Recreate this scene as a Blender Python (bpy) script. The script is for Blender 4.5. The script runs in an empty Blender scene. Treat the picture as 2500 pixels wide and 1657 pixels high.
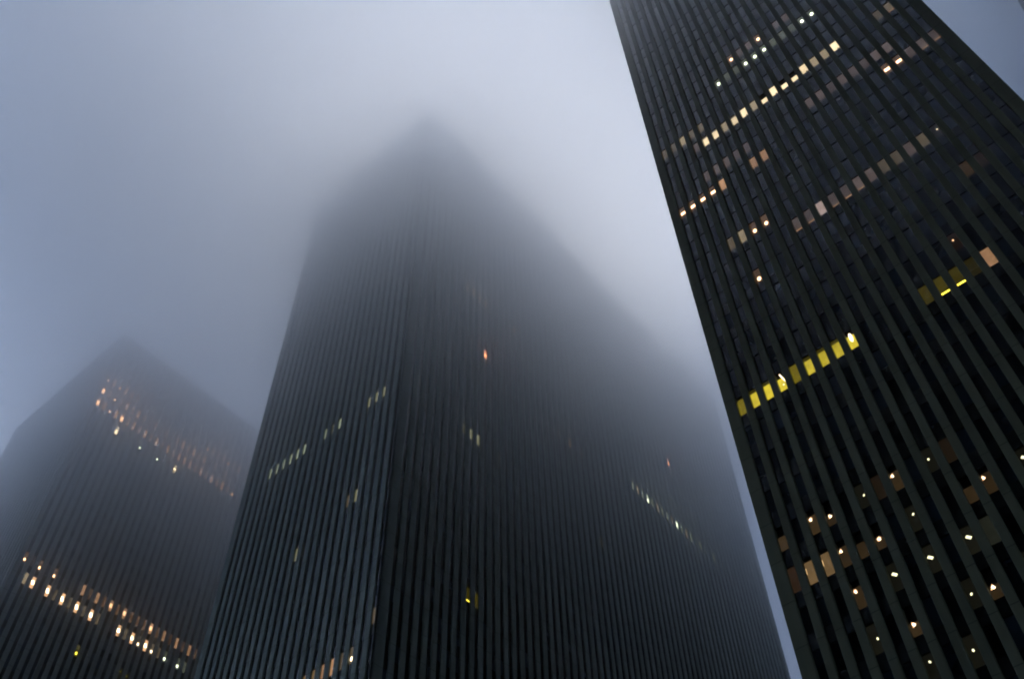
# Three ribbed office towers seen from the pavement on a foggy evening.
# Axes: X runs right along the avenue, Y away from the avenue, Z up; metres.
import bpy, bmesh, math, random
from mathutils import Matrix, Vector
random.seed(7)
scene = bpy.context.scene
COL = scene.collection
EYE = 1.6

# ---------------------------------------------------------------- materials
def new_mat(name):
    m = bpy.data.materials.new(name); m.use_nodes = True
    nt = m.node_tree
    return m, nt, nt.nodes['Principled BSDF']

def noise(nt, coord, scale, detail=4.0, rough=.55):
    n = nt.nodes.new('ShaderNodeTexNoise')
    n.inputs['Scale'].default_value = scale
    n.inputs['Detail'].default_value = detail
    n.inputs['Roughness'].default_value = rough
    nt.links.new(coord, n.inputs['Vector'])
    return n.outputs['Fac']

def stone(name, dark, light, rough, joint):
    """weathered stone: blotches, rain streaks running down, a joint at each storey"""
    m, nt, p = new_mat(name)
    N, L = nt.nodes, nt.links
    geo = N.new('ShaderNodeNewGeometry')
    mp = N.new('ShaderNodeMapping'); mp.inputs['Scale'].default_value = (1, 1, .05)
    L.new(geo.outputs['Position'], mp.inputs['Vector'])
    a = noise(nt, geo.outputs['Position'], .35, 6)
    b = noise(nt, mp.outputs['Vector'], 1.6, 5)
    mx = N.new('ShaderNodeMath'); mx.operation = 'ADD'
    L.new(a, mx.inputs[0]); L.new(b, mx.inputs[1])
    hf = N.new('ShaderNodeMath'); hf.operation = 'MULTIPLY'; hf.inputs[1].default_value = .5
    L.new(mx.outputs[0], hf.inputs[0])
    oi = N.new('ShaderNodeObjectInfo')
    rr = N.new('ShaderNodeMath'); rr.operation = 'MULTIPLY_ADD'
    rr.inputs[1].default_value = .16; rr.inputs[2].default_value = -.08
    L.new(oi.outputs['Random'], rr.inputs[0])
    sm = N.new('ShaderNodeMath'); sm.operation = 'ADD'
    L.new(hf.outputs[0], sm.inputs[0]); L.new(rr.outputs[0], sm.inputs[1])
    cr = N.new('ShaderNodeValToRGB')
    cr.color_ramp.elements[0].position = .32; cr.color_ramp.elements[0].color = (*dark, 1)
    cr.color_ramp.elements[1].position = .68; cr.color_ramp.elements[1].color = (*light, 1)
    L.new(sm.outputs[0], cr.inputs[0])
    # dirt in the horizontal joints
    sx = N.new('ShaderNodeSeparateXYZ'); L.new(geo.outputs['Position'], sx.inputs[0])
    dv = N.new('ShaderNodeMath'); dv.operation = 'DIVIDE'; dv.inputs[1].default_value = joint
    L.new(sx.outputs['Z'], dv.inputs[0])
    fr = N.new('ShaderNodeMath'); fr.operation = 'FRACT'; L.new(dv.outputs[0], fr.inputs[0])
    lt = N.new('ShaderNodeMath'); lt.operation = 'LESS_THAN'; lt.inputs[1].default_value = .02
    L.new(fr.outputs[0], lt.inputs[0])
    mc = N.new('ShaderNodeMixRGB'); mc.inputs[2].default_value = (*[c * .45 for c in dark], 1)
    L.new(lt.outputs[0], mc.inputs[0]); L.new(cr.outputs[0], mc.inputs[1])
    L.new(mc.outputs[0], p.inputs['Base Color'])
    p.inputs['Roughness'].default_value = rough
    bp = N.new('ShaderNodeBump'); bp.inputs['Strength'].default_value = .25; bp.inputs['Distance'].default_value = .02
    L.new(noise(nt, geo.outputs['Position'], 9, 5), bp.inputs['Height'])
    L.new(bp.outputs[0], p.inputs['Normal'])
    return m

def glass(name, tint):
    m, nt, p = new_mat(name)
    geo = nt.nodes.new('ShaderNodeNewGeometry')
    cr = nt.nodes.new('ShaderNodeValToRGB')
    cr.color_ramp.elements[0].position = .35; cr.color_ramp.elements[0].color = (*[c * .4 for c in tint], 1)
    cr.color_ramp.elements[1].position = .75; cr.color_ramp.elements[1].color = (*[c * 3.2 for c in tint], 1)
    ad = nt.nodes.new('ShaderNodeMath'); ad.operation = 'MULTIPLY_ADD'; ad.inputs[1].default_value = .5
    oi = nt.nodes.new('ShaderNodeObjectInfo'); rn = nt.nodes.new('ShaderNodeMath'); rn.operation = 'ADD'
    nt.links.new(oi.outputs['Random'], rn.inputs[0]); nt.links.new(geo.outputs['Random Per Island'], rn.inputs[1])
    fr = nt.nodes.new('ShaderNodeMath'); fr.operation = 'FRACT'; nt.links.new(rn.outputs[0], fr.inputs[0])
    hf = nt.nodes.new('ShaderNodeMath'); hf.operation = 'MULTIPLY'; hf.inputs[1].default_value = .5
    nt.links.new(noise(nt, geo.outputs['Position'], .45, 3), hf.inputs[0])
    nt.links.new(fr.outputs[0], ad.inputs[0]); nt.links.new(hf.outputs[0], ad.inputs[2])
    nt.links.new(ad.outputs[0], cr.inputs[0])
    nt.links.new(cr.outputs[0], p.inputs['Base Color'])
    p.inputs['Roughness'].default_value = .07
    p.inputs['IOR'].default_value = 1.5
    bp = nt.nodes.new('ShaderNodeBump'); bp.inputs['Strength'].default_value = .12; bp.inputs['Distance'].default_value = .03
    nt.links.new(noise(nt, geo.outputs['Position'], .8, 2), bp.inputs['Height'])
    nt.links.new(bp.outputs[0], p.inputs['Normal'])
    return m

def plain(name, col, rough=.6, metal=0.):
    m, nt, p = new_mat(name)
    geo = nt.nodes.new('ShaderNodeNewGeometry')
    cr = nt.nodes.new('ShaderNodeValToRGB')
    cr.color_ramp.elements[0].position = .3; cr.color_ramp.elements[0].color = (*[c * .75 for c in col], 1)
    cr.color_ramp.elements[1].position = .7; cr.color_ramp.elements[1].color = (*[c * 1.25 for c in col], 1)
    nt.links.new(noise(nt, geo.outputs['Position'], .9, 6), cr.inputs[0])
    nt.links.new(cr.outputs[0], p.inputs['Base Color'])
    p.inputs['Roughness'].default_value = rough; p.inputs['Metallic'].default_value = metal
    return m

def lit(name, col, strength, var=.5):
    """a lit room behind a blind: glows, unevenly, each window a little different"""
    m, nt, p = new_mat(name)
    p.inputs['Base Color'].default_value = (.02, .02, .02, 1)
    p.inputs['Roughness'].default_value = .15
    N, L = nt.nodes, nt.links
    geo = N.new('ShaderNodeNewGeometry'); oi = N.new('ShaderNodeObjectInfo')
    f = noise(nt, geo.outputs['Position'], 1.7, 4)
    ma = N.new('ShaderNodeMath'); ma.operation = 'MULTIPLY_ADD'
    ma.inputs[1].default_value = 1.2 * var; ma.inputs[2].default_value = 1 - .85 * var
    L.new(f, ma.inputs[0])
    mb = N.new('ShaderNodeMath'); mb.operation = 'MULTIPLY_ADD'
    mb.inputs[1].default_value = .8 * var; mb.inputs[2].default_value = 1 - .4 * var
    L.new(oi.outputs['Random'], mb.inputs[0])
    mm = N.new('ShaderNodeMath'); mm.operation = 'MULTIPLY'
    L.new(ma.outputs[0], mm.inputs[0]); L.new(mb.outputs[0], mm.inputs[1])
    ms = N.new('ShaderNodeMath'); ms.operation = 'MULTIPLY'; ms.inputs[1].default_value = strength
    L.new(mm.outputs[0], ms.inputs[0])
    p.inputs['Emission Color'].default_value = (*col, 1)
    L.new(ms.outputs[0], p.inputs['Emission Strength'])
    m.cycles.emission_sampling = 'NONE'
    return m

M = dict(
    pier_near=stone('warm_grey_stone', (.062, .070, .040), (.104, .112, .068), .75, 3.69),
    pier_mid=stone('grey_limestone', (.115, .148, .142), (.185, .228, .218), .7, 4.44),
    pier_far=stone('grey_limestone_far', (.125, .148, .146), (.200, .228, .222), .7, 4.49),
    spandrel=plain('dark_spandrel_panel', (.010, .013, .013), .25),
    core=plain('dark_reveal', (.008, .008, .008), .7),
    glass=glass('dark_window_glass', (.007, .011, .017)),
    louvre=plain('dark_louvre_metal', (.012, .013, .014), .55, .4),
    roof=plain('roof_gravel', (.12, .12, .11), .9),
    asphalt=plain('asphalt', (.045, .045, .047), .85),
    paving=plain('plaza_paving', (.16, .155, .15), .8),
    kerb=plain('kerb_granite', (.25, .25, .24), .8),
    paint=plain('road_paint', (.7, .7, .66), .7),
)
C = dict(y=(.57, .45, .035), o=(1., .54, .27), w=(1., .77, .46), r=(.85, .62, .54), g=(.80, .88, .60), p=(.85, .82, .48), b=(.40, .25, .11), e=(1., .34, .14))
def LM(c, level):
    key = 'lit_' + c + level
    if key not in M:
        base = {'dim': .04, 'half': .17, 'full': .55, 'faint': .012, 'lamp': 2.6, 'soft': 1.1, 'flare': 2.4, 'mid': .42, 'dark': .004}[level] * .92
        nm = {'y': 'yellow', 'o': 'orange', 'w': 'warm_white', 'r': 'reddish', 'g': 'greenish_white', 'p': 'pale_yellow', 'b': 'brown', 'e': 'red'}[c]
        M[key] = lit(nm + '_light_' + level, C[c], base * (1.05 if c == 'y' and level == 'full' else .6 if c == 'p' and level == 'half' else 1), .3 if level in ('lamp', 'soft', 'flare') else .7)
    return M[key]

# ---------------------------------------------------------------- mesh helpers
def link(name, me, parent=None):
    o = bpy.data.objects.new(name, me); COL.objects.link(o)
    if parent: o.parent = parent
    return o

class MB:
    def __init__(self): self.v, self.f = [], []
    def box(self, a, b):
        x0, y0, z0 = a; x1, y1, z1 = b
        n = len(self.v)
        self.v += [(x0, y0, z0), (x1, y0, z0), (x1, y1, z0), (x0, y1, z0), (x0, y0, z1), (x1, y0, z1), (x1, y1, z1), (x0, y1, z1)]
        self.f += [tuple(n + i for i in q) for q in ((0, 3, 2, 1), (4, 5, 6, 7), (0, 1, 5, 4), (1, 2, 6, 5), (2, 3, 7, 6), (3, 0, 4, 7))]
    def poly(self, pts):
        n = len(self.v); self.v += pts; self.f.append(tuple(range(n, n + len(pts))))
    def mesh(self, name, mat):
        me = bpy.data.meshes.new(name); me.from_pydata(self.v, [], self.f)
        bm = bmesh.new(); bm.from_mesh(me); bmesh.ops.recalc_face_normals(bm, faces=bm.faces); bm.to_mesh(me); bm.free()
        me.materials.append(mat)
        return me

def bevel_box(name, mat, a, b, w):
    mb = MB(); mb.box(a, b); me = mb.mesh(name, mat)
    bm = bmesh.new(); bm.from_mesh(me)
    bmesh.ops.bevel(bm, geom=bm.edges[:], offset=w, segments=1, affect='EDGES')
    bm.to_mesh(me); bm.free()
    return me

class Face:
    """one facade: local x along the wall, local y out of the wall (0 = pier front), local z up"""
    def __init__(self, tower, corner, u, n, centres, bay, pier_w, length, z0, z1, floors, win_h, depth):
        self.t, self.c, self.u, self.n = tower, Vector(corner), Vector(u), Vector(n)
        self.centres, self.bay, self.pw, self.len = centres, bay, pier_w, length
        self.z0, self.z1, self.floors, self.wh, self.d = z0, z1, floors, win_h, depth
        self.M = Matrix.Translation(self.c) @ Matrix((( *self.u, 0), ( *self.n, 0), (0, 0, 1, 0), (0, 0, 0, 1))).transposed()
        self.ww = bay - pier_w
        self.cache = {}
    def put(self, name, me, x=0, y=0, z=0, parent=None):
        o = link(name, me)
        o.matrix_world = self.M @ Matrix.Translation((x, y, z))
        p = parent or self.t
        o.parent = p; o.matrix_parent_inverse = p.matrix_world.inverted()
        return o
    def piers(self, mat):
        e = [0.] + [c + s * self.ww / 2 for c in self.centres for s in (-1, 1)] + [self.len]
        for i in range(0, len(e), 2):
            w = e[i + 1] - e[i]
            k = ('pier', round(w, 3))
            if k not in self.cache:
                self.cache[k] = bevel_box('pier', mat, (0, -self.d - .3, self.z0), (w, 0, self.z1), .035)
            self.put('pier', self.cache[k], e[i])
    def spandrels(self, mat, band=()):
        mb = MB(); lo = self.z0
        fl = sorted(self.floors.values())
        edges = [(z - self.wh / 2, z + self.wh / 2) for z in fl if not any(a <= z <= b for a, b in band)]
        for a, b in edges:
            if a - .05 > lo: self._panel(mb, lo, a - .05)
            lo = b + .05
        self._panel(mb, lo, self.z1 - .02)
        self.put('spandrel_panels', mb.mesh('spandrel_panels', mat))
    def _panel(self, mb, a, b):
        mb.box((.02, -self.d - .2, a), (self.len - .02, -self.d + .07, b))
    def dark_windows(self, mat, skip, keep):
        """the panes one can see best are parts of their own, the rest are one sheet of glazing"""
        mb = MB(); hw, hh = self.ww / 2 + .04, self.wh / 2
        single = bevel_box('window', mat, (-hw, -.05, -hh), (hw, 0, hh), .012)
        for i, x in enumerate(self.centres):
            for j, z in self.floors.items():
                if (i, j) in skip: continue
                if (i, j) in keep:
                    o = self.put('window', single, x, -self.d, z)
                    o.matrix_world = o.matrix_world @ Matrix.Rotation(random.gauss(0, .014), 4, 'X') @ Matrix.Rotation(random.gauss(0, .014), 4, 'Z')
                    continue
                a, b = random.gauss(0, .014) * hh, random.gauss(0, .014) * hw
                y = -self.d
                mb.poly([(x - hw, y - a - b, z - hh), (x + hw, y - a + b, z - hh), (x + hw, y + a + b, z + hh), (x - hw, y + a - b, z + hh)])
        if mb.f:
            o = self.put('window_glazing', mb.mesh('window_glazing', mat)); o['kind'] = 'stuff'
    def pane(self, c, level, f0=0., f1=1.):
        k = ('pane', c, level, f0, f1)
        if k not in self.cache:
            hw, hh = self.ww / 2 + .03, self.wh / 2 - .03
            mb = MB(); mb.box((-hw, -.05, -hh + 2 * hh * f0), (hw, .012, -hh + 2 * hh * f1))
            self.cache[k] = mb.mesh('lit_window', LM(c, level))
        return self.cache[k]
    def lamp(self, c, level, w, h, tilt=0., sides=8):
        k = ('lamp', c, level, w, h, tilt, sides)
        if k not in self.cache:
            mb = MB()
            if sides == 4: ring = [(-w, -h), (w, -h), (w, h), (-w, h)]
            elif sides == 3: ring = [(-w, -h), (w, -h * .4), (-w * .2, h)]
            else: ring = [(w * math.cos(t), h * math.sin(t)) for t in [math.tau * (q + .5) / sides for q in range(sides)]]
            ct, st = math.cos(tilt), math.sin(tilt)
            ring = [(a * ct - b * st, a * st + b * ct) for a, b in ring]
            y1 = .03 if level != 'lamp' else .036
            f = [(a, y1, b) for a, b in ring]; g = [(a, .014 if level != 'lamp' else .017, b) for a, b in ring]
            mb.poly(f); mb.poly(g[::-1])
            for q in range(len(ring)):
                r = (q + 1) % len(ring); mb.poly([f[q], g[q], g[r], f[r]])
            self.cache[k] = mb.mesh('ceiling_lamp', LM(c, level))
        return self.cache[k]
    def lit(self, i, j, code):
        """code: colour letter + kind of lit window"""
        c, kind = code[0], code[1:]
        x, z, y = self.centres[i], self.floors[j], -self.d
        W, H = self.ww, self.wh
        def win(level, f0=0., f1=1., label=None):
            o = self.put('lit_window', self.pane(c, level, f0, f1), x, y, z)
            if label: o['label'] = label
            return o
        def lamp(par, level, dx, dz, w, h, tilt=0., sides=8, cc=None):
            self.put('ceiling_lamp', self.lamp(cc or c, level, round(w * W, 3), round(h * H, 3), tilt, sides), x + dx * W, y, z + dz * H, par)
        nm = {'y': 'yellow', 'o': 'orange', 'w': 'warm white', 'r': 'dull reddish', 'g': 'greenish', 'p': 'pale yellow', 'b': 'brownish', 'e': 'reddish orange'}[c]
        if kind == 'd': win('dim', label='dimly lit %s window' % nm)
        elif kind == 'M': win('half', label='softly lit %s window' % nm)
        elif kind == 'B':
            o = win('full', 0., .8, 'brightly lit %s window' % nm)
            b = self.put('blind', self.pane(c, 'dim', .82, 1.), x, y, z, o)
        elif kind == 'h': win('full', 0., .5, 'half covered lit %s window' % nm)
        elif kind == 'N':                                   # bright pane, a dark notch laid over its lower part
            o = win('full', .15, 1., 'brightly lit %s window' % nm); lamp(o, 'faint', .2, -.38, .13, .09)
        elif kind == 'S':
            o = win('dim', label='%s window with a glaring lamp' % nm); lamp(o, 'lamp', .02, -.22, .26, .14)
        elif kind == 'V':
            o = win('full', 0., .75, 'yellow window with a glaring lamp'); lamp(o, 'lamp', .0, .12, .2, .26, 0, 8, 'w')
        elif kind == 'T':
            o = win('full', 0., .7, 'yellow window with a sloping light tube'); lamp(o, 'lamp', .22, .17, .06, .27, .27, 4, 'w'); lamp(o, 'lamp', .1, -.2, .06, .03, 0, 8, 'w')
        elif kind == 't':
            o = win('dim', label='dimly lit %s window with a bright sill' % nm); lamp(o, 'lamp' if c == 'y' else 'half', 0, -.44, .48, .04, 0, 4, 'y' if c == 'y' else 'o')
        elif kind == 'l':
            o = win('half', 0., .85, 'softly lit %s window with a glaring lamp' % nm); lamp(o, 'lamp', -.28, .18, .17, .16, 0, 8, 'w')
        elif kind == 'm':
            o = win('half', 0., .9, 'softly lit %s window' % nm); lamp(o, 'soft', -.47, .05, .03, .12, 0, 4)
        elif kind == 'G':                                   # star-like lamp seen through thin fog
            o = win('dim', label='%s window with a glaring lamp' % nm); lamp(o, 'lamp', .05, -.1, .27, .17)
        elif kind == 'g':
            o = win('half', 0., .8, 'half dark yellow window'); lamp(o, 'half', .1, .2, .4, .16, 0, 4)
        elif kind == 'H':                                   # a lamp tube lying along the window
            o = win('dim', label='%s window with a bright light bar' % nm); lamp(o, 'lamp', .03, -.08, .38, .11, random.choice((0, .12, -.1)), 4)
        elif kind == 'U':                                   # lamp flaring out from under a half drawn blind
            o = win('dim', 0., .8, label='%s window with a flaring lamp' % nm)
            lamp(o, 'soft', -.24, .16, .18, .09, random.uniform(-.5, .5), random.choice((3, 3, 5)), 'o')
            lamp(o, 'lamp', -.24, .14, .08, .05, .4, 4, 'w')
        elif kind == 'u':
            o = win('dim', 0., .45, label='%s window with a flaring lamp' % nm)
            lamp(o, 'soft', -.08, -.1, .22, .09, random.uniform(-.5, .5), random.choice((3, 4, 5)), 'o')
            lamp(o, 'lamp', -.06, -.12, .10, .05, .5, 4, 'w')
        elif kind == 'k':
            o = win('dark'); lamp(o, 'soft', random.uniform(-.25, .2), random.uniform(-.2, .3), .1, .05, random.uniform(-.6, .6), 5)
        elif kind == 's':
            o = win('dark'); lamp(o, 'soft', random.uniform(-.15, .05), random.uniform(0, .2), .26, .045, -.75, 4)
        elif kind == 'F':                                   # strong lamp, glaring through the fog
            o = win('full', label='%s window glaring through the fog' % nm); lamp(o, 'flare', .05, random.choice((-.2, -.1, 0)), .42, random.choice((.14, .2, .27)), 0, 4)
        elif kind == 'n': win('mid', label='%s window in the mist' % nm)
        elif kind == 'L': win('full', label='%s window glowing through the fog' % nm)
        elif kind == 'b':
            o = win('dim', 0., .6, label='dimly lit %s window' % nm)
        elif kind == 'f':
            win('faint', label='barely lit %s window' % nm)

def parse(s):
    out = {}
    for row in s.strip().split('\n'):
        j, cells = row.split(':')
        for c in cells.split():
            i, code = c.split('-'); out[(int(i), int(j))] = code
    return out

def tower(label, loc, cat='office tower'):
    o = bpy.data.objects.new('office_tower', None); COL.objects.link(o)
    o.location = loc; o['label'] = label; o['category'] = cat; o['group'] = 'ribbed office towers along the avenue'
    bpy.context.view_layer.update()
    return o

def core(t, x0, x1, y0, y1, z1, inset, rear, mat):
    """the dark wall behind glass and panels, the roof with its plant room, and the ribs of the sides turned away"""
    mb = MB(); mb.box((x0 + inset, y0 + inset, 0), (x1 - inset, y1 - inset, z1 - .6))
    o = link('wall', mb.mesh('wall', M['core'])); o.parent = t; o.matrix_parent_inverse = t.matrix_world.inverted()
    mb = MB(); mb.box((x0 + inset, y0 + inset, z1 - .58), (x1 - inset, y1 - inset, z1 - .3))
    mb.box((x0 + 8, y0 + 8, z1 - .3), (x1 - 8, y1 - 8, z1 + 3.2))
    o = link('roof', mb.mesh('roof', M['roof'])); o.parent = t; o.matrix_parent_inverse = t.matrix_world.inverted()
    mb = MB()
    for kind, a in rear:
        p, bay, w = a
        if kind == 'x':                                     # side wall at x = p
            y = y0 + 1.
            while y < y1 - w: mb.box((p - .32, y, 9), (p + .32, y + w, z1)); y += bay
        else:
            x = x0 + 1.
            while x < x1 - w: mb.box((x, p - .32, 9), (x + w, p + .32, z1)); x += bay
    o = link('rear_ribs', mb.mesh('rear_ribs', mat)); o.parent = t; o.matrix_parent_inverse = t.matrix_world.inverted()

def coping(t, x0, x1, y0, y1, z, mat):
    mb = MB()
    mb.box((x0 - .12, y0 - .12, z + .003), (x1 + .12, y0 + .6, z + .5)); mb.box((x0 - .12, y1 - .6, z + .003), (x1 + .12, y1 + .12, z + .5))
    mb.box((x0 - .12, y0 + .603, z + .003), (x0 + .6, y1 - .603, z + .5)); mb.box((x1 - .6, y0 + .603, z + .003), (x1 + .12, y1 - .603, z + .5))
    o = link('roof_coping', mb.mesh('roof_coping', mat)); o.parent = t; o.matrix_parent_inverse = t.matrix_world.inverted()

def nearest(face, lits, n, test=lambda p: True):
    cam = Vector((0, 0, EYE)); c = []
    for i, x in enumerate(face.centres):
        for j, z in face.floors.items():
            if (i, j) in lits: continue
            p = face.M @ Vector((x, 0, z)); 
            if in_view(p) and test(p):
                d = p - cam; c.append((abs(d.normalized().dot(face.n)) * d.normalized().dot(FWD) ** -3 / d.length_squared, (i, j)))
    c.sort(reverse=True)
    return {q for _, q in c[:n]}

# ---------------------------------------------------------------- camera
RIGHT = Vector((0.7564682, 0.6537411, -0.0194508)); UP = Vector((0.5319615, -0.5977064, 0.5998033)); FWD = Vector((-0.3804902, 0.4640792, 0.7999110))
cd = bpy.data.cameras.new('camera'); cam = bpy.data.objects.new('camera', cd); COL.objects.link(cam)
cam.matrix_world = Matrix(((RIGHT.x, UP.x, -FWD.x, 0), (RIGHT.y, UP.y, -FWD.y, 0), (RIGHT.z, UP.z, -FWD.z, EYE), (0, 0, 0, 1)))
cd.sensor_width = 36; cd.lens = 35.97; cd.clip_start = .1; cd.clip_end = 5000
scene.camera = cam
def in_view(p):
    d = p - Vector((0, 0, EYE)); f = d.dot(FWD)
    return f > 0 and abs(d.dot(RIGHT) / f) < .5005 and abs(d.dot(UP) / f) < .3317

# ---------------------------------------------------------------- near tower with broad windows
q = 57.6
BAY = .02352 * q; X0 = -.404 * q; X1 = .187 * q; Z1 = 3.56 * q
near = tower('near dark tower with broad windows, many of them lit in rows', ((X0 + X1) / 2, q, 0))
cent = [(-.379 + .02352 * k) * q - X0 for k in range(24)]
fl = {j: EYE + (.838 + (.0672 * j - .00013 * j * j if j > 0 else .0625 * j)) * q for j in range(-10, 42)}
F = Face(near, (X0, q, 0), (1, 0, 0), (0, -1, 0), cent, BAY, .46 * BAY, X1 - X0, 7., Z1, fl, 2.2, .32)
LIT = parse('''
-3: 5-pk 7-pk
-2: 3-pk 5-bu 8-pk 9-bu 11-ps
-1: 3-bU 5-ps 7-ps 9-ps 10-gf
0: 0-of 1-bm 2-bm 3-bU 4-bb 5-bu 10-bb 11-bU 13-ps 7-pk
1: 0-bb 2-bU 3-bu 5-pk 6-bf 7-bU 9-pk 10-bf
5: 0-yg 1-yB 2-yB 3-yT 4-yM 5-yB 6-yB 7-yB 8-yV 13-yd 14-yt 15-yt 16-yf 17-oM
6: 16-ok
8: 19-bd 20-bf
9: 4-oS
10: 8-rt 9-rt 10-rM 11-rt 12-rt 13-rt 14-rd 15-wd 16-wd 17-rd 18-wd 19-wk
11: 3-wd 4-wM 5-oS 6-oS
14: 0-oH 1-oH 2-oH 3-oH 4-oM 7-oM 8-oM 19-oH 20-oH 21-rd 22-rt 23-rt
15: 3-rd 4-rd 5-rd 6-rd 7-rd 13-rd 14-rd 15-rd 16-rd 17-rd 18-rd 19-rd 20-rd
17: 3-rd 4-wB 5-wB 6-wM 7-wB 8-wN 9-wM 10-wh 11-wN 12-wh 13-wh 14-wN 15-wM 16-wM 17-wN 21-wd 22-wt
18: 0-wd 1-wd 2-wM 3-wd 4-wd
20: 7-gG 8-gd 9-gd 10-gG 11-gG 12-gG 13-gd 14-gd 15-gd 16-gG 17-gG
21: 9-oG 10-rd 11-rd 12-oG 14-rd 15-rd
''')
NB = [j for j in (28, 29)]
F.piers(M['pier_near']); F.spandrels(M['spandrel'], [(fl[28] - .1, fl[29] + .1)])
F.dark_windows(M['glass'], set(LIT) | {(i, j) for i in range(24) for j in NB}, nearest(F, set(LIT) | {(i, j) for i in range(24) for j in NB}, 100))
mb = MB(); z = fl[28] - 1.2
while z < fl[29] + 1.1: mb.box((.05, -F.d - .25, z), (F.len - .05, -F.d + .05, z + .12)); z += .3
F.put('louvre_band', mb.mesh('louvre_band', M['louvre']))
for (i, j), code in LIT.items(): F.lit(i, j, code)
core(near, X0, X1, q, q + 138, Z1, .55, [('x', (X0 + .32, BAY, .6)), ('x', (X1 - .32, BAY, .6)), ('y', (q + 138 - .32, BAY, .6))], M['pier_near'])
coping(near, X0, X1, q, q + 138, Z1, M['pier_near'])

# ---------------------------------------------------------------- middle tower, roof lost in the fog
q = 72.
XC = -1.155 * q; XL = -1.727 * q; YD = 2.768 * q; Z1 = EYE + 3.345 * q
mid = tower('tall tower with close vertical ribs in the middle, its top corner dissolving in fog', (XC, q, 0))
b1 = .0253 * q; c1 = [(i + .5) * b1 for i in range(22)]
b2 = .0262 * q; c2 = [(i + 1.16) * b2 for i in range(66)]
fl = {j: EYE + (1.877 + .0617 * j) * q for j in range(-28, 24)}
BAND = ((EYE + 2.39 * q, EYE + 2.46 * q),)
FL = Face(mid, (XC, q, 0), (-1, 0, 0), (0, -1, 0), c1, b1, .54 * b1, XC - XL, 9., Z1, fl, 2.6, .3)
FR = Face(mid, (XC, q, 0), (0, 1, 0), (1, 0, 0), c2, b2, .54 * b2, YD - q, 9., Z1, fl, 2.6, .26)
L1 = parse('''
-12: 7-bM 6-bM 5-oM 4-oM 3-wd 2-wS
-11: 0-wd
-6: 11-pM 10-pk
-5: 4-pM 5-wd
0: 2-pM 3-pM 4-pM 8-gM 9-pd 10-gM 13-gM 14-gM 15-gM 16-gM 17-gM 18-gM
''')
L2 = parse('''
-8: 8-yt 9-yd
0: 7-pd 8-pM 9-pM 12-pf 28-pd
5: 22-wd 24-wM 26-wd
6: 10-eF 36-gM 37-wM 38-gM 39-gF 40-gM 41-wM 42-gM 43-gM 44-wM 45-gF 46-gM 47-wM 48-gM 49-gd 50-gM 51-gd 53-gM 55-gd
10: 7-wM 8-wM 9-wM 10-wM 15-wM
11: 1-wd 2-wd 46-eF
13: 5-wd
''')
for f in (FL, FR):
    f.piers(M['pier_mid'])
    f.spandrels(M['spandrel'], BAND)
band_floors = {j for j, z in fl.items() if BAND[0][0] <= z <= BAND[0][1]}
for f, l, n in ((FL, L1, 70), (FR, L2, 30)):
    sk = set(l) | {(i, j) for i in range(len(f.centres)) for j in band_floors}
    f.dark_windows(M['glass'], sk, nearest(f, sk, n))
    for (i, j), code in l.items(): f.lit(i, j, code)
    mb = MB()
    for j in band_floors:
        z = fl[j] - 1.9
        while z < fl[j] + 1.9:
            mb.box((.05, -f.d - .25, z), (f.len - .05, -f.d + .09, z + .14)); z += .32
    if mb.f: f.put('louvre_band', mb.mesh('louvre_band', M['louvre']))
core(mid, XL, XC, q, YD, Z1, .8, [('x', (XL + .32, b2, 1.)), ('y', (YD - .32, b1, 1.))], M['pier_mid'])
coping(mid, XL, XC, q, YD, Z1, M['pier_mid'])

# ---------------------------------------------------------------- farther tower with two rows of lights
q = 55.
XC = -3.117 * q; XL = -3.985 * q; YD = 2.85 * q; Z1 = EYE + 3.79 * q
far = tower('farther tower half hidden by the middle one, with rows of amber lights', (XC, q, 0))
b = .0304 * q
c1 = [(i + .8) * b for i in range(28)]
c2 = [(i + .83) * b for i in range(60)]
c2 = [.03 * b + .0] and c2
fl = {j: EYE + (2.418 + .0776 * j) * q for j in range(-28, 17)}
FL2 = Face(far, (XC, q, 0), (-1, 0, 0), (0, -1, 0), c1, b, .54 * b, XC - XL, 9., Z1, fl, 2.6, .3)
FR2 = Face(far, (XC, q, 0), (0, 1, 0), (1, 0, 0), c2, b, .54 * b, YD - q, 9., Z1, fl, 2.6, .3)
L3 = parse('''
-2: 10-yS 16-yk 17-yk
0: 1-wM 2-wW 4-wW 5-wd 6-wW 7-wd 8-wW 9-wd 10-wW 11-wd 14-wW 15-wd 16-wW 17-wS 18-wW 19-wS 20-wd 21-gS 23-gS 24-gd
1: 0-oS 1-of 2-oS 4-oS 8-oM 9-od 10-oM 11-od 12-oQ 13-od 14-oQ 15-od 16-od 17-od 18-oQ 19-od 20-oM 21-od 22-oM 23-od 24-oM 25-od 26-wd
11: 4-wF 8-gS 11-gS 14-wF
12: 0-oF 1-on 2-oS 3-on 4-oF 5-oM 6-on 7-oM 8-on 9-oM 10-on 11-oM 12-on 13-oM 14-on 15-on 16-on 17-oM 18-on 19-oM 20-on 21-oM 22-on 23-oM 24-oS
13: 0-oF 1-oM 2-oS 3-oM 4-on 5-oM 6-on 7-oM 8-od 9-oM 10-od 11-oM 12-od 13-oM 14-on 15-oM 16-on 17-oM 18-on 20-oM 22-oM
14: 0-oS 1-on 2-oS 3-on 4-oM 5-oM 18-oS 19-on 20-oM 21-on 22-oS 23-oM 24-on
''')
_lit0 = Face.lit
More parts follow.
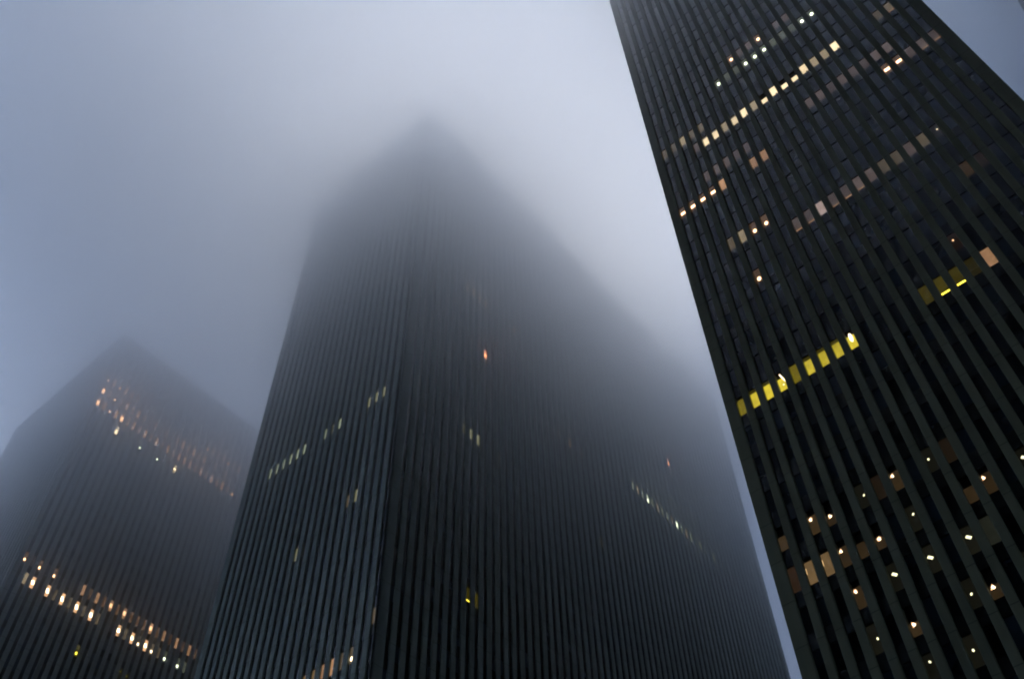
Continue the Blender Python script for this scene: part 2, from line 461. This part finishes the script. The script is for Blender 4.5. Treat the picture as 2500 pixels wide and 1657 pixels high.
def lit_far(self, i, j, code):
    if code[1] not in 'WQ': return _lit0(self, i, j, code)
    c = code[0]; o = self.put('lit_window', self.pane('o' if code[1] == 'W' else c, 'full' if code[1] == 'W' else 'half'), self.centres[i], -self.d, self.floors[j])
    o['label'] = 'glaring white window' if code[1] == 'W' else 'glowing amber window'
    if code[1] == 'W':
        self.put('ceiling_lamp', self.lamp(c, 'lamp', round(random.choice((.36, .42)) * self.ww, 3), round(random.choice((.14, .18, .21)) * self.wh, 3), .25, 4), self.centres[i], -self.d, self.floors[j], o)
    else:
        self.put('ceiling_lamp', self.lamp(c, 'soft', round(.4 * self.ww, 3), round(.2 * self.wh, 3), 0, 4), self.centres[i], -self.d, self.floors[j], o)
Face.lit = lit_far
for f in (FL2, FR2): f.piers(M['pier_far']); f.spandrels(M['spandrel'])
for f, l, n in ((FL2, {}, 30), (FR2, L3, 70)):
    f.dark_windows(M['glass'], l, nearest(f, l, n))
    for (i, j), code in l.items(): f.lit(i, j, code)
core(far, XL, XC, q, YD, Z1, .8, [('x', (XL + .32, b, 1.)), ('y', (YD - .32, b, 1.))], M['pier_far'])
coping(far, XL, XC, q, YD, Z1, M['pier_far'])

# ---------------------------------------------------------------- street
def structure(name, mb, mat):
    o = link(name, mb.mesh(name, mat)); o['kind'] = 'structure'; return o
mb = MB(); mb.poly([(-495, -495, -.16), (495, -495, -.16), (495, 495, -.16), (-495, 495, -.16)]); structure('ground', mb, M['asphalt'])
mb = MB(); mb.box((-494, -6, -.155), (494, 494, 0)); structure('plaza', mb, M['paving'])
mb = MB(); mb.box((-494, -6.34, -.155), (494, -6.003, .004)); mb.box((-494, -27, -.155), (494, -26.66, .004)); structure('kerb', mb, M['kerb'])
mb = MB(); mb.box((-494, -494, -.155), (494, -27.003, 0)); structure('pavement', mb, M['paving'])
mb = MB(); mb.box((-494, -26.65, -.158), (494, -6.35, -.15)); structure('road', mb, M['asphalt'])
mb = MB()
for y in (-11.4, -16.5, -21.6):
    x = -490
    while x < 490: mb.box((x, y - .06, -.149), (x + 3, y + .06, -.145)); x += 12
structure('lane_marking', mb, M['paint'])

# ---------------------------------------------------------------- added unseen blocks, heights set for the shade on the towers
def block(x0, x1, y0, y1, h, floor, label):
    t = bpy.data.objects.new('shading_block', None); COL.objects.link(t)
    t.location = ((x0 + x1) / 2, y1, 0); t['label'] = label; t['category'] = 'shading block'; t['group'] = 'added blocks shading the towers'
    bpy.context.view_layer.update()
    def part(name, mb, mat):
        o = link(name, mb.mesh(name, mat)); o.parent = t; o.matrix_parent_inverse = t.matrix_world.inverted(); return o
    mb = MB(); mb.box((x0, y0, 0), (x1, y1 - .3, h)); part('wall', mb, M['core'])
    mb = MB(); z = 5.
    while z < h: mb.box((x0 - .1, y0 - .1, z), (x1 + .1, y1, min(z + floor * .42, h + .6))); z += floor
    part('spandrel_panels', mb, M['pier_near'])
    mb = MB(); z = 5. + floor * .42 + .05
    while z + floor * .5 < h:
        x = x0 + .4
        while x + 2.6 < x1: mb.box((x, y1 - .29, z), (x + 2.6, y1 - .2, z + floor * .5)); x += 3.
        z += floor
    part('window_glazing', mb, M['glass'])['kind'] = 'stuff'
    mb = MB(); mb.box((x0 + 6, y0 + 6, h + .003), (x1 - 6, y1 - 6, h + 4)); part('roof', mb, M['roof'])
block(-330, -262, -90, -38, 44, 3.9, 'added broad shading block across the avenue, farthest down the street')
block(-250, -168, -96, -36, 52, 3.8, 'added shading block across the avenue facing the farther tower')
block(-152, -78, -92, -38, 48, 3.7, 'added shading block across the avenue facing the middle tower')
block(-62, 14, -100, -36, 205, 3.9, 'added tall shading block right behind the viewer')
block(30, 112, -94, -38, 225, 3.8, 'added shading block across the avenue to the right of the viewer')
block(34, 128, 58, 130, 200, 3.9, 'added shading block beside the near tower, past its right edge')

# ---------------------------------------------------------------- fog
def fog_material(z_lo, z_hi, peak, base, thin):
    m = bpy.data.materials.new('fog'); m.use_nodes = True
    nt = m.node_tree; nt.nodes.clear(); N, L = nt.nodes, nt.links
    out = N.new('ShaderNodeOutputMaterial'); pv = N.new('ShaderNodeVolumePrincipled')
    L.new(pv.outputs[0], out.inputs['Volume'])
    pv.inputs['Color'].default_value = (.94, .956, .976, 1)
    pv.inputs['Anisotropy'].default_value = .8
    geo = N.new('ShaderNodeNewGeometry'); sx = N.new('ShaderNodeSeparateXYZ')
    L.new(geo.outputs['Position'], sx.inputs[0])
    mr = N.new('ShaderNodeMapRange'); mr.clamp = True
    mr.inputs['From Min'].default_value = z_lo; mr.inputs['From Max'].default_value = z_hi
    L.new(sx.outputs['Z'], mr.inputs['Value'])
    pw = N.new('ShaderNodeMath'); pw.operation = 'POWER'; pw.inputs[1].default_value = 2.
    L.new(mr.outputs[0], pw.inputs[0])
    # the bank hangs round the middle tower and thins out sideways
    cb = N.new('ShaderNodeCombineXYZ'); L.new(sx.outputs['X'], cb.inputs['X']); L.new(sx.outputs['Y'], cb.inputs['Y'])
    ds = N.new('ShaderNodeVectorMath'); ds.operation = 'DISTANCE'; ds.inputs[1].default_value = (-98, 60, 0)
    L.new(cb.outputs[0], ds.inputs[0])
    mh = N.new('ShaderNodeMapRange'); mh.interpolation_type = 'SMOOTHSTEP'
    mh.inputs['From Min'].default_value = 30; mh.inputs['From Max'].default_value = 150
    mh.inputs['To Min'].default_value = 1.; mh.inputs['To Max'].default_value = thin
    L.new(ds.outputs['Value'], mh.inputs['Value'])
    mm = N.new('ShaderNodeMath'); mm.operation = 'MULTIPLY'
    L.new(pw.outputs[0], mm.inputs[0]); L.new(mh.outputs[0], mm.inputs[1])
    ma = N.new('ShaderNodeMath'); ma.operation = 'MULTIPLY_ADD'
    ma.inputs[1].default_value = peak; ma.inputs[2].default_value = base
    L.new(mm.outputs[0], ma.inputs[0]); L.new(ma.outputs[0], pv.inputs['Density'])
    return m
HZ = 256.
mb = MB(); mb.box((-500, -500, -1.2), (500, 500, HZ))
hz = link('haze', mb.mesh('haze', fog_material(86, HZ, .118, 0., .38))); hz['kind'] = 'stuff'

# added sheet over the fog, thickness shaped to darken the sky's edges
def dimming_cloud(cx, cy, z0, t0, t1, r0, r1, density):
    m = bpy.data.materials.new('dimming_cloud'); m.use_nodes = True
    nt = m.node_tree; nt.nodes.clear()
    out = nt.nodes.new('ShaderNodeOutputMaterial'); pv = nt.nodes.new('ShaderNodeVolumePrincipled')
    nt.links.new(pv.outputs[0], out.inputs['Volume'])
    pv.inputs['Color'].default_value = (.87, .912, .966, 1)
    pv.inputs['Density'].default_value = density; pv.inputs['Anisotropy'].default_value = .8
    radii = [12 * k for k in range(1, 26)] + [360, 440, 560]
    n = 64; mb = MB()
    def pt(r, a, top):
        t = min(1, max(0, (r - r0) / (r1 - r0))); t = t * t * (3 - 2 * t)
        h = t0 + (t1 - t0) * t * (1 + .6 * math.cos(a) + .05 * math.sin(3 * a + r * .03) + .04 * math.sin(7 * a - r * .05))
        return (cx + r * math.cos(a), cy + 1.6 * r * math.sin(a), z0 + (h if top else 0))
    for top in (0, 1):
        base = len(mb.v); mb.v.append((cx, cy, z0 + (t0 if top else 0)))
        for r in radii: mb.v += [pt(r, math.tau * k / n, top) for k in range(n)]
        for k in range(n): mb.f.append((base, base + 1 + k, base + 1 + (k + 1) % n))
        for q in range(len(radii) - 1):
            for k in range(n):
                a, b = base + 1 + q * n, base + 1 + (q + 1) * n; k2 = (k + 1) % n
                mb.f.append((a + k, b + k, b + k2, a + k2))
        rim = base + 1 + (len(radii) - 1) * n
        if top == 0: low = rim
    for k in range(n): mb.f.append((low + k, low + (k + 1) % n, rim + (k + 1) % n, rim + k))
    o = link('dimming_cloud', mb.mesh('dimming_cloud', m)); o['kind'] = 'structure'
dimming_cloud(-86, 104, HZ + 3, 9, 210, 15, 165, .04)

# ---------------------------------------------------------------- light
AZ, EL = math.radians(-48), math.radians(62)
S = Vector((math.sin(AZ) * math.cos(EL), math.cos(AZ) * math.cos(EL), math.sin(EL)))
w = bpy.data.worlds.new('World'); scene.world = w; w.use_nodes = True
nt = w.node_tree; bg = nt.nodes['Background']
sky = nt.nodes.new('ShaderNodeTexSky'); sky.sky_type = 'NISHITA'; sky.sun_disc = False
sky.sun_elevation = EL; sky.sun_rotation = AZ
sky.air_density = 1.2; sky.dust_density = 3.; sky.ozone_density = 5.
nt.links.new(sky.outputs[0], bg.inputs['Color']); bg.inputs['Strength'].default_value = .15
ld = bpy.data.lights.new('sun', 'SUN'); ld.energy = 1.2; ld.angle = math.radians(16); ld.color = (1, .93, .84)
lo = bpy.data.objects.new('sun', ld); COL.objects.link(lo)
lo.rotation_euler = S.to_track_quat('Z', 'Y').to_euler()

# ---------------------------------------------------------------- render
vs = scene.view_settings; vs.view_transform = 'Standard'; vs.look = 'None'; vs.gamma = 1; vs.exposure = 1.3
cy = scene.cycles
cy.pixel_filter_type = 'BLACKMAN_HARRIS'; cy.filter_width = 2.
cy.use_denoising = True
cy.max_bounces = 14; cy.diffuse_bounces = 3; cy.glossy_bounces = 3; cy.volume_bounces = 10
cy.volume_step_rate = .4; cy.volume_max_steps = 512
cy.sample_clamp_indirect = 4
